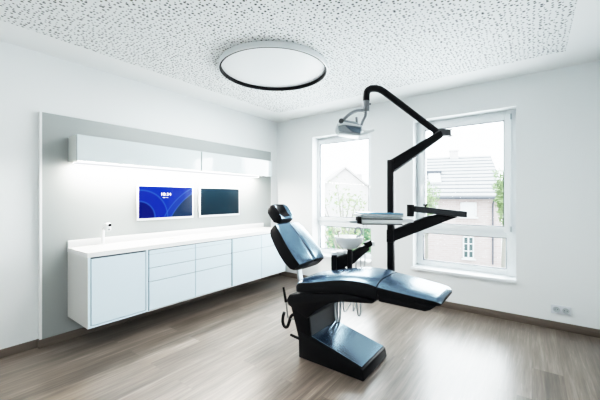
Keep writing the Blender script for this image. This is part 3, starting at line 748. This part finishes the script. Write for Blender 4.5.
bm = B(); beam(bm, W(371.4, 241.5, 3.0), W(371.8, 246, 3.0), 0.05, 0.05, bev=0.004); finish(bm, 'arm_end_cap', M['alu'], arm)
# bracket from arm down to chair bracket
bm = B(); tube(bm, smooth_path([W(342, 268, 2.88), (-1.38, 2.60, 0.58), (-1.25, 2.52, 0.47), (-1.02, 2.47, 0.47)], 5), 0.025, 14); finish(bm, 'arm_bracket', M['black'], cu)
bc2 = W(349.0, 243.8, 3.02)
bm = B(); lathe(bm, [(0.0, -0.075), (0.06, -0.074), (0.090, -0.060), (0.125, -0.015), (0.142, 0.020), (0.148, 0.040), (0.142, 0.044), (0.132, 0.034), (0.10, 0.000), (0.04, -0.020), (0, -0.022)], bc2 + Vector((0, 0, 0.030)), 48, sx=1.0, sy=0.85)
bw = finish(bm, 'bowl', M['ceramic'], cu, smooth=45)
q = W(341.5, 254, 2.98)
bm = B(); box(bm, q.x - 0.055, q.x + 0.055, q.y - 0.05, q.y + 0.05, q.z - 0.045, q.z + 0.03, 0.012, 3); finish(bm, 'water_block', M['grey'], cu)
bm = B(); tube(bm, [W(357, 243, 3.05), W(357, 236, 3.05)], 0.009, 10)
C0 = W(358.2, 231.8, 3.05)
tube(bm, [C0 + dr * (0.034 * math.cos(t)) + Vector((0, 0, 0.042 * math.sin(t))) for t in [-1.9 + i * 5.3 / 24 for i in range(25)]], 0.009, 8)
finish(bm, 'rinse_tap', M['midgrey'], cu)
bm = B(); tube(bm, [W(338.5, 242, 3.08), W(338.5, 235, 3.08), W(338.2, 231.5, 3.07)], 0.007, 8); beam(bm, W(337, 231.8, 3.07), W(340.5, 231.2, 3.05), 0.012, 0.012); finish(bm, 'cup_filler', M['pencil'], cu)
# suction hoses hanging in loops below the holders
def hose(pts, r, parent): 
    bm = B(); tube(bm, smooth_path(pts, 8), r, 10); return finish(bm, 'hose', M['hose'], parent)
hose([W(356, 259, 2.93), W(356.3, 275, 2.9), W(360, 300, 2.85), W(360.5, 313, 2.83), W(358.2, 314.5, 2.83), W(356, 300, 2.83), W(352, 285, 2.83)], 0.0075, cu)
hose([W(360.5, 254, 2.95), W(360.5, 272, 2.93), W(358, 295, 2.9), W(353.5, 311, 2.88), W(353, 300, 2.87), W(350, 285, 2.87)], 0.006, cu)
hose([W(364.5, 250, 3.0), W(364.8, 262, 2.98), W(361, 285, 2.9), W(349, 306, 2.85), W(345, 311.5, 2.83), (W(343.3, 305, 2.82)), W(343, 285, 2.82)], 0.0065, cu)
hose([W(334, 282, 2.82), W(336, 300, 2.80), W(337.5, 318, 2.78), W(338.5, 323.5, 2.78), W(340, 318, 2.78), W(340.5, 300, 2.80), W(342, 282, 2.82)], 0.010, cu)
hose([W(335, 282, 2.80), W(334.6, 300, 2.78), W(335.2, 315, 2.76), W(336.8, 322, 2.76), W(337.6, 310, 2.76), W(338, 282, 2.8)], 0.006, cu)

# ------------------------------------------------------------------ outside
GZ = -4.1
struct('ground', box(B(), -60, 40, 4.6, 80, GZ - 0.3, GZ), M['paving'])
def local(o, rz):
    o.rotation_euler = (0, 0, rz)
def house_part(name, bm, m, root, sm=30):
    me_o = finish(bm, name, m, None, sm); me_o.parent = root; return me_o
# brick house across the street, seen through the wide window
hp = W(462, 198, 25.0); rz = math.radians(18)
hs = thing('brick_house', 'pale brick house with grey tiled roof across the street beyond the wider window', 'house', (hp.x, hp.y, GZ)); local(hs, rz)
ez, rg = 1.32 - GZ, 5.15 - GZ          # eaves and ridge above ground
x0, x1, dep = -5.0, 2.75, 9.0
bm = B(); prism(bm, [(0, 0), (dep, 0), (dep, ez), (dep / 2, rg - 0.25), (0, ez)], x0, x1, axis='X'); house_part('brick_wall', bm, M['brick'], hs)
bm = B()
prism(bm, [(-0.45, ez - 0.12), (dep / 2, rg - 0.12), (dep + 0.45, ez - 0.12), (dep + 0.45, ez + 0.05), (dep / 2, rg + 0.06), (-0.45, ez + 0.05)], x0 - 0.3, x1 + 0.3, axis='X')
rf = house_part('roof', bm, M['tiles'], hs)
def onroof(x, t): return Vector((x, -0.45 + (dep / 2 + 0.45) * t, ez + 0.05 + (rg + 0.01 - ez) * t))
bm = B(); a = onroof(-1.9, 0.30); b = onroof(-1.9, 0.53); beam(bm, a + Vector((0, 0, 0.10)), b + Vector((0, 0, 0.10)), 0.95, 0.12)
sk = house_part('skylight', bm, M['houseframe'], hs)
bm = B(); b = onroof(-1.9, 0.545); box(bm, b.x - 0.6, b.x + 0.6, b.y - 0.2, b.y + 0.15, b.z + 0.03, b.z + 0.26); s2 = house_part('flashing', bm, M['lead'], sk)
bm = B(); box(bm, -0.35, 0.35, dep / 2 - 0.3, dep / 2 + 0.3, rg - 0.6, rg + 0.62); box(bm, -0.42, 0.42, dep / 2 - 0.37, dep / 2 + 0.37, rg + 0.52, rg + 0.66)
house_part('chimney', bm, M['redtiles'], hs)
bm = B(); tube(bm, [(x0, -0.55, ez - 0.02), (x1 + 0.2, -0.55, ez - 0.02)], 0.09, 8); house_part('gutter', bm, M['lead'], hs)
bm = B(); tube(bm, [(2.15, -0.10, 0.2), (2.15, -0.10, ez - 0.5), (2.15, -0.5, ez - 0.1)], 0.055, 8); house_part('downpipe', bm, M['lead'], hs)
def hwin(xc, zc, w, h, cols, rows, m):
    bm = B(); y0, y1 = -0.10, 0.05
    box(bm, xc - w / 2, xc - w / 2 + .09, y0, y1, zc - h / 2, zc + h / 2); box(bm, xc + w / 2 - .09, xc + w / 2, y0, y1, zc - h / 2, zc + h / 2)
    box(bm, xc - w / 2, xc + w / 2, y0, y1, zc - h / 2, zc - h / 2 + .09); box(bm, xc - w / 2, xc + w / 2, y0, y1, zc + h / 2 - .09, zc + h / 2)
    for i in range(1, cols): xx = xc - w / 2 + w * i / cols; box(bm, xx - .05, xx + .05, y0, y1, zc - h / 2, zc + h / 2)
    for i in range(1, rows): zz = zc - h / 2 + h * i / rows; box(bm, xc - w / 2, xc + w / 2, y0, y1, zz - .03, zz + .03)
    f = house_part('window', bm, M['houseframe'], hs)
    bm = B(); box(bm, xc - w / 2 + .05, xc + w / 2 - .05, -0.02, 0.03, zc - h / 2 + .05, zc + h / 2 - .05); g_ = finish(bm, 'pane', m, None); g_.parent = f
    bm = B(); box(bm, xc - w / 2 - .1, xc + w / 2 + .1, -0.2, 0.0, zc - h / 2 - .12, zc - h / 2); g_ = finish(bm, 'sill', M['houseframe'], None); g_.parent = f
z_ = lambda y: H - (y - CY) / F * 25.0 - GZ
hwin(0.45, z_(209.5), 1.15, 1.15, 1, 1, M['blind'])
hwin(-2.35, z_(209.5), 1.15, 1.15, 1, 1, M['blind'])
hwin(0.45, z_(247), 0.80, 1.75, 2, 3, M['housepane'])
# plaster house seen through the narrow window
hp2 = W(345, 198, 38.0)
h2 = thing('plaster_house', 'faint cream gabled house far beyond the narrower window', 'house', (hp2.x, hp2.y, GZ)); local(h2, math.radians(40))
bm = B(); prism(bm, [(-6, 0), (6, 0), (6, 4.2), (0, 9.0), (-6, 4.2)], 0, 9, axis='Y'); house_part('plaster_wall', bm, M['plaster'], h2)
bm = B(); prism(bm, [(-6.6, 3.75), (0, 9.05), (6.6, 3.75), (6.6, 4.0), (0, 9.3), (-6.6, 4.0)], -0.4, 9.4, axis='Y'); house_part('roof', bm, M['redtiles'], h2)
for xx, zz in ((-2.6, 2.2), (0.2, 2.2), (3.0, 2.2), (-1.3, 5.0), (1.5, 5.0)):
    bm = B(); box(bm, xx - 0.55, xx + 0.55, -0.08, 0.05, zz - 0.7, zz + 0.7); f = house_part('window', bm, M['houseframe'], h2)
    bm = B(); box(bm, xx - 0.45, xx + 0.45, -0.10, -0.05, zz - 0.6, zz + 0.6); g_ = finish(bm, 'pane', M['blind'], None); g_.parent = f
bm = B(); box(bm, 2.2, 2.9, 3, 3.7, 6.4, 8.6); house_part('chimney', bm, M['redtiles'], h2)

def leaves(bm, centers, n, size):
    for _ in range(n):
        c, r = random.choice(centers)
        d = Vector((random.gauss(0, 1), random.gauss(0, 1), random.gauss(0, 1))).normalized() * r * random.random() ** 0.45
        p = Vector(c) + d; u = Vector((random.gauss(0, 1), random.gauss(0, 1), random.gauss(0, 1))).normalized()
        w = u.orthogonal().normalized(); s = size * random.uniform(0.6, 1.3)
        bm.faces.new([bm.verts.new(p + u * s), bm.verts.new(p + w * s * 0.45), bm.verts.new(p - u * s), bm.verts.new(p - w * s * 0.45)])
def tree(base, height, label, crown, nl, size, mleaf, spread):
    t = thing('garden_tree', label, 'tree', base, group='trees outside the windows')
    b = Vector(base); bm = B()
    tube(bm, [b, b + Vector((0.05, 0, height * 0.35)), b + Vector((0.0, 0.05, height * 0.62))], [0.13, 0.10, 0.07], 8)
    cs = []
    for i in range(11):
        a = 2 * PI * i / 11 + random.uniform(-.2, .2); h0 = height * random.uniform(0.38, 0.60); ln = spread * random.uniform(0.6, 1.0)
        e = b + Vector((math.cos(a) * ln, math.sin(a) * ln, min(height, h0 + height * random.uniform(0.18, 0.42))))
        mid = b + Vector((math.cos(a) * ln * .45, math.sin(a) * ln * .45, h0 + (e.z - b.z - h0) * .55))
        tube(bm, [b + Vector((0.02, 0.02, h0)), mid, e], [0.045, 0.032, 0.012], 6)
        cs += [(e, crown), (mid, crown * 0.8)]
    finish(bm, 'trunk', M['bark'], t)
    bm = B(); leaves(bm, cs, nl, size); finish(bm, 'foliage', mleaf, t, smooth=0)
p = W(343, 198, 10.5); tree((p.x, p.y, GZ), 6.7, 'pale spring tree with bare branches outside the narrower window', 0.42, 800, 0.06, M['leafpale'], 0.95)
p = W(503, 198, 21.0); tree((p.x, p.y, GZ), 7.6, 'green leafy tree at the corner of the brick house', 0.48, 2400, 0.10, M['leaf'], 0.25)
p = W(426, 198, 20.0); tree((p.x, p.y, GZ), 6.3, 'small green tree growing against the brick house front', 0.55, 1500, 0.10, M['leaf'], 0.65)
def hedge_bank(p, wx, wy, h, label, rot):
    t = thing('garden_hedge', label, 'hedge', p)
    bm = B()
    for _ in range(5200):
        a, b_, c_ = random.uniform(-wx, wx), random.uniform(-wy, wy), h * random.random() ** 0.6
        q = Vector(p) + Vector((a * math.cos(rot) - b_ * math.sin(rot), a * math.sin(rot) + b_ * math.cos(rot), c_ * (1 + 0.08 * math.sin(a * 3))))
        u = Vector((random.gauss(0, 1), random.gauss(0, 1), random.gauss(0, 1))).normalized(); w = u.orthogonal().normalized(); s = 0.10 * random.uniform(.6, 1.3)
        bm.faces.new([bm.verts.new(q + u * s), bm.verts.new(q + w * s * .5), bm.verts.new(q - u * s), bm.verts.new(q - w * s * .5)])
    finish(bm, 'foliage', M['hedge'], t, smooth=0)
    bm = B()
    for i in range(9):
        a = -wx + 2 * wx * (i + .5) / 9; q = Vector(p) + Vector((a * math.cos(rot), a * math.sin(rot), 0)); tube(bm, [q, q + Vector((0.05, 0, h * 0.7))], 0.04, 6)
    finish(bm, 'trunk', M['bark'], t)
p = W(352, 198, 17.0); hedge_bank((p.x, p.y, GZ), 1.3, 0.5, 3.65, 'clipped green hedge in the garden below the narrower window', TH)

# ------------------------------------------------------------------ light
world = bpy.data.worlds.new('overcast_sky'); scene.world = world; world.use_nodes = True
nt = world.node_tree; bg = nt.nodes['Background']
tc = nt.nodes.new('ShaderNodeTexCoord'); sp = nt.nodes.new('ShaderNodeSeparateXYZ'); cr = nt.nodes.new('ShaderNodeValToRGB')
nt.links.new(tc.outputs['Generated'], sp.inputs[0]); nt.links.new(sp.outputs[2], cr.inputs[0]); nt.links.new(cr.outputs[0], bg.inputs[0])
cr.color_ramp.elements[0].color = (0.93, 0.97, 1.0, 1); cr.color_ramp.elements[1].color = (0.80, 0.92, 1.0, 1)
bg.inputs[1].default_value = 6.0

def area(name, loc, rot, sx, sy, power, color=(1, 1, 1), portal=False):
    l = bpy.data.lights.new(name, 'AREA'); l.shape = 'RECTANGLE'; l.size = sx; l.size_y = sy; l.energy = power; l.color = color
    if portal: l.cycles.is_portal = True
    o = bpy.data.objects.new(name, l); COL.objects.link(o); o.location = loc; o.rotation_euler = rot
    return o
for i, w in enumerate((W1, W2)):
    area('window_portal', ((w[0] + w[1]) / 2, YB + 0.30, (w[2] + w[3]) / 2), (-PI / 2, 0, 0), w[1] - w[0], w[3] - w[2], 1, portal=True)
    area('window_fill_light', ((w[0] + w[1]) / 2, YB + 0.45, (w[2] + w[3]) / 2 + 0.1), (-PI / 2 + 0.15, 0, 0), w[1] - w[0], w[3] - w[2], 115, (0.92, 0.97, 1.0))  # lamp added outside each window to boost the daylight
# fill light added just below the ceiling lamp disc
l = bpy.data.lights.new('ceiling_fill_light', 'AREA'); l.shape = 'DISK'; l.size = 0.95; l.energy = 42; l.color = (0.97, 1.0, 1.0)
o = bpy.data.objects.new('ceiling_fill_light', l); COL.objects.link(o); o.location = lc + Vector((0, 0, -0.06))

area('rear_fill_light', (-1.3, -0.2, ZC - 0.04), (0, 0, 0), 1.0, 1.0, 16, (1.0, 1.0, 0.98))  # unseen fill light added out of view to brighten the room

cam = bpy.data.cameras.new('camera'); co = bpy.data.objects.new('camera', cam); COL.objects.link(co)
co.location = (0, 0, H); co.rotation_euler = (PI / 2, 0, TH)
cam.sensor_width = 36.0; cam.lens = F / 600 * 36.0; cam.shift_y = -(200 - CY) / 600
cam.clip_start = 0.02; cam.clip_end = 300
scene.camera = co
scene.view_settings.view_transform = 'Standard'
scene.view_settings.look = 'None'
scene.view_settings.exposure = 0.0
# gentle highlight shoulder, like the photograph's tone curve
scene.view_settings.use_curve_mapping = True
cmap = scene.view_settings.curve_mapping
cmap.clip_min_x, cmap.clip_min_y, cmap.clip_max_x, cmap.clip_max_y = 0.0, 0.0, 8.0, 1.0
cv = cmap.curves[3]
cv.points[0].location = (0.0, 0.0); cv.points[1].location = (8.0, 1.0)
for q in ((0.05, 0.045), (0.15, 0.165), (0.35, 0.42), (0.6, 0.62), (1.0, 0.785), (1.6, 0.90), (2.6, 0.965), (4.5, 0.992)): cv.points.new(*q)
cmap.update()
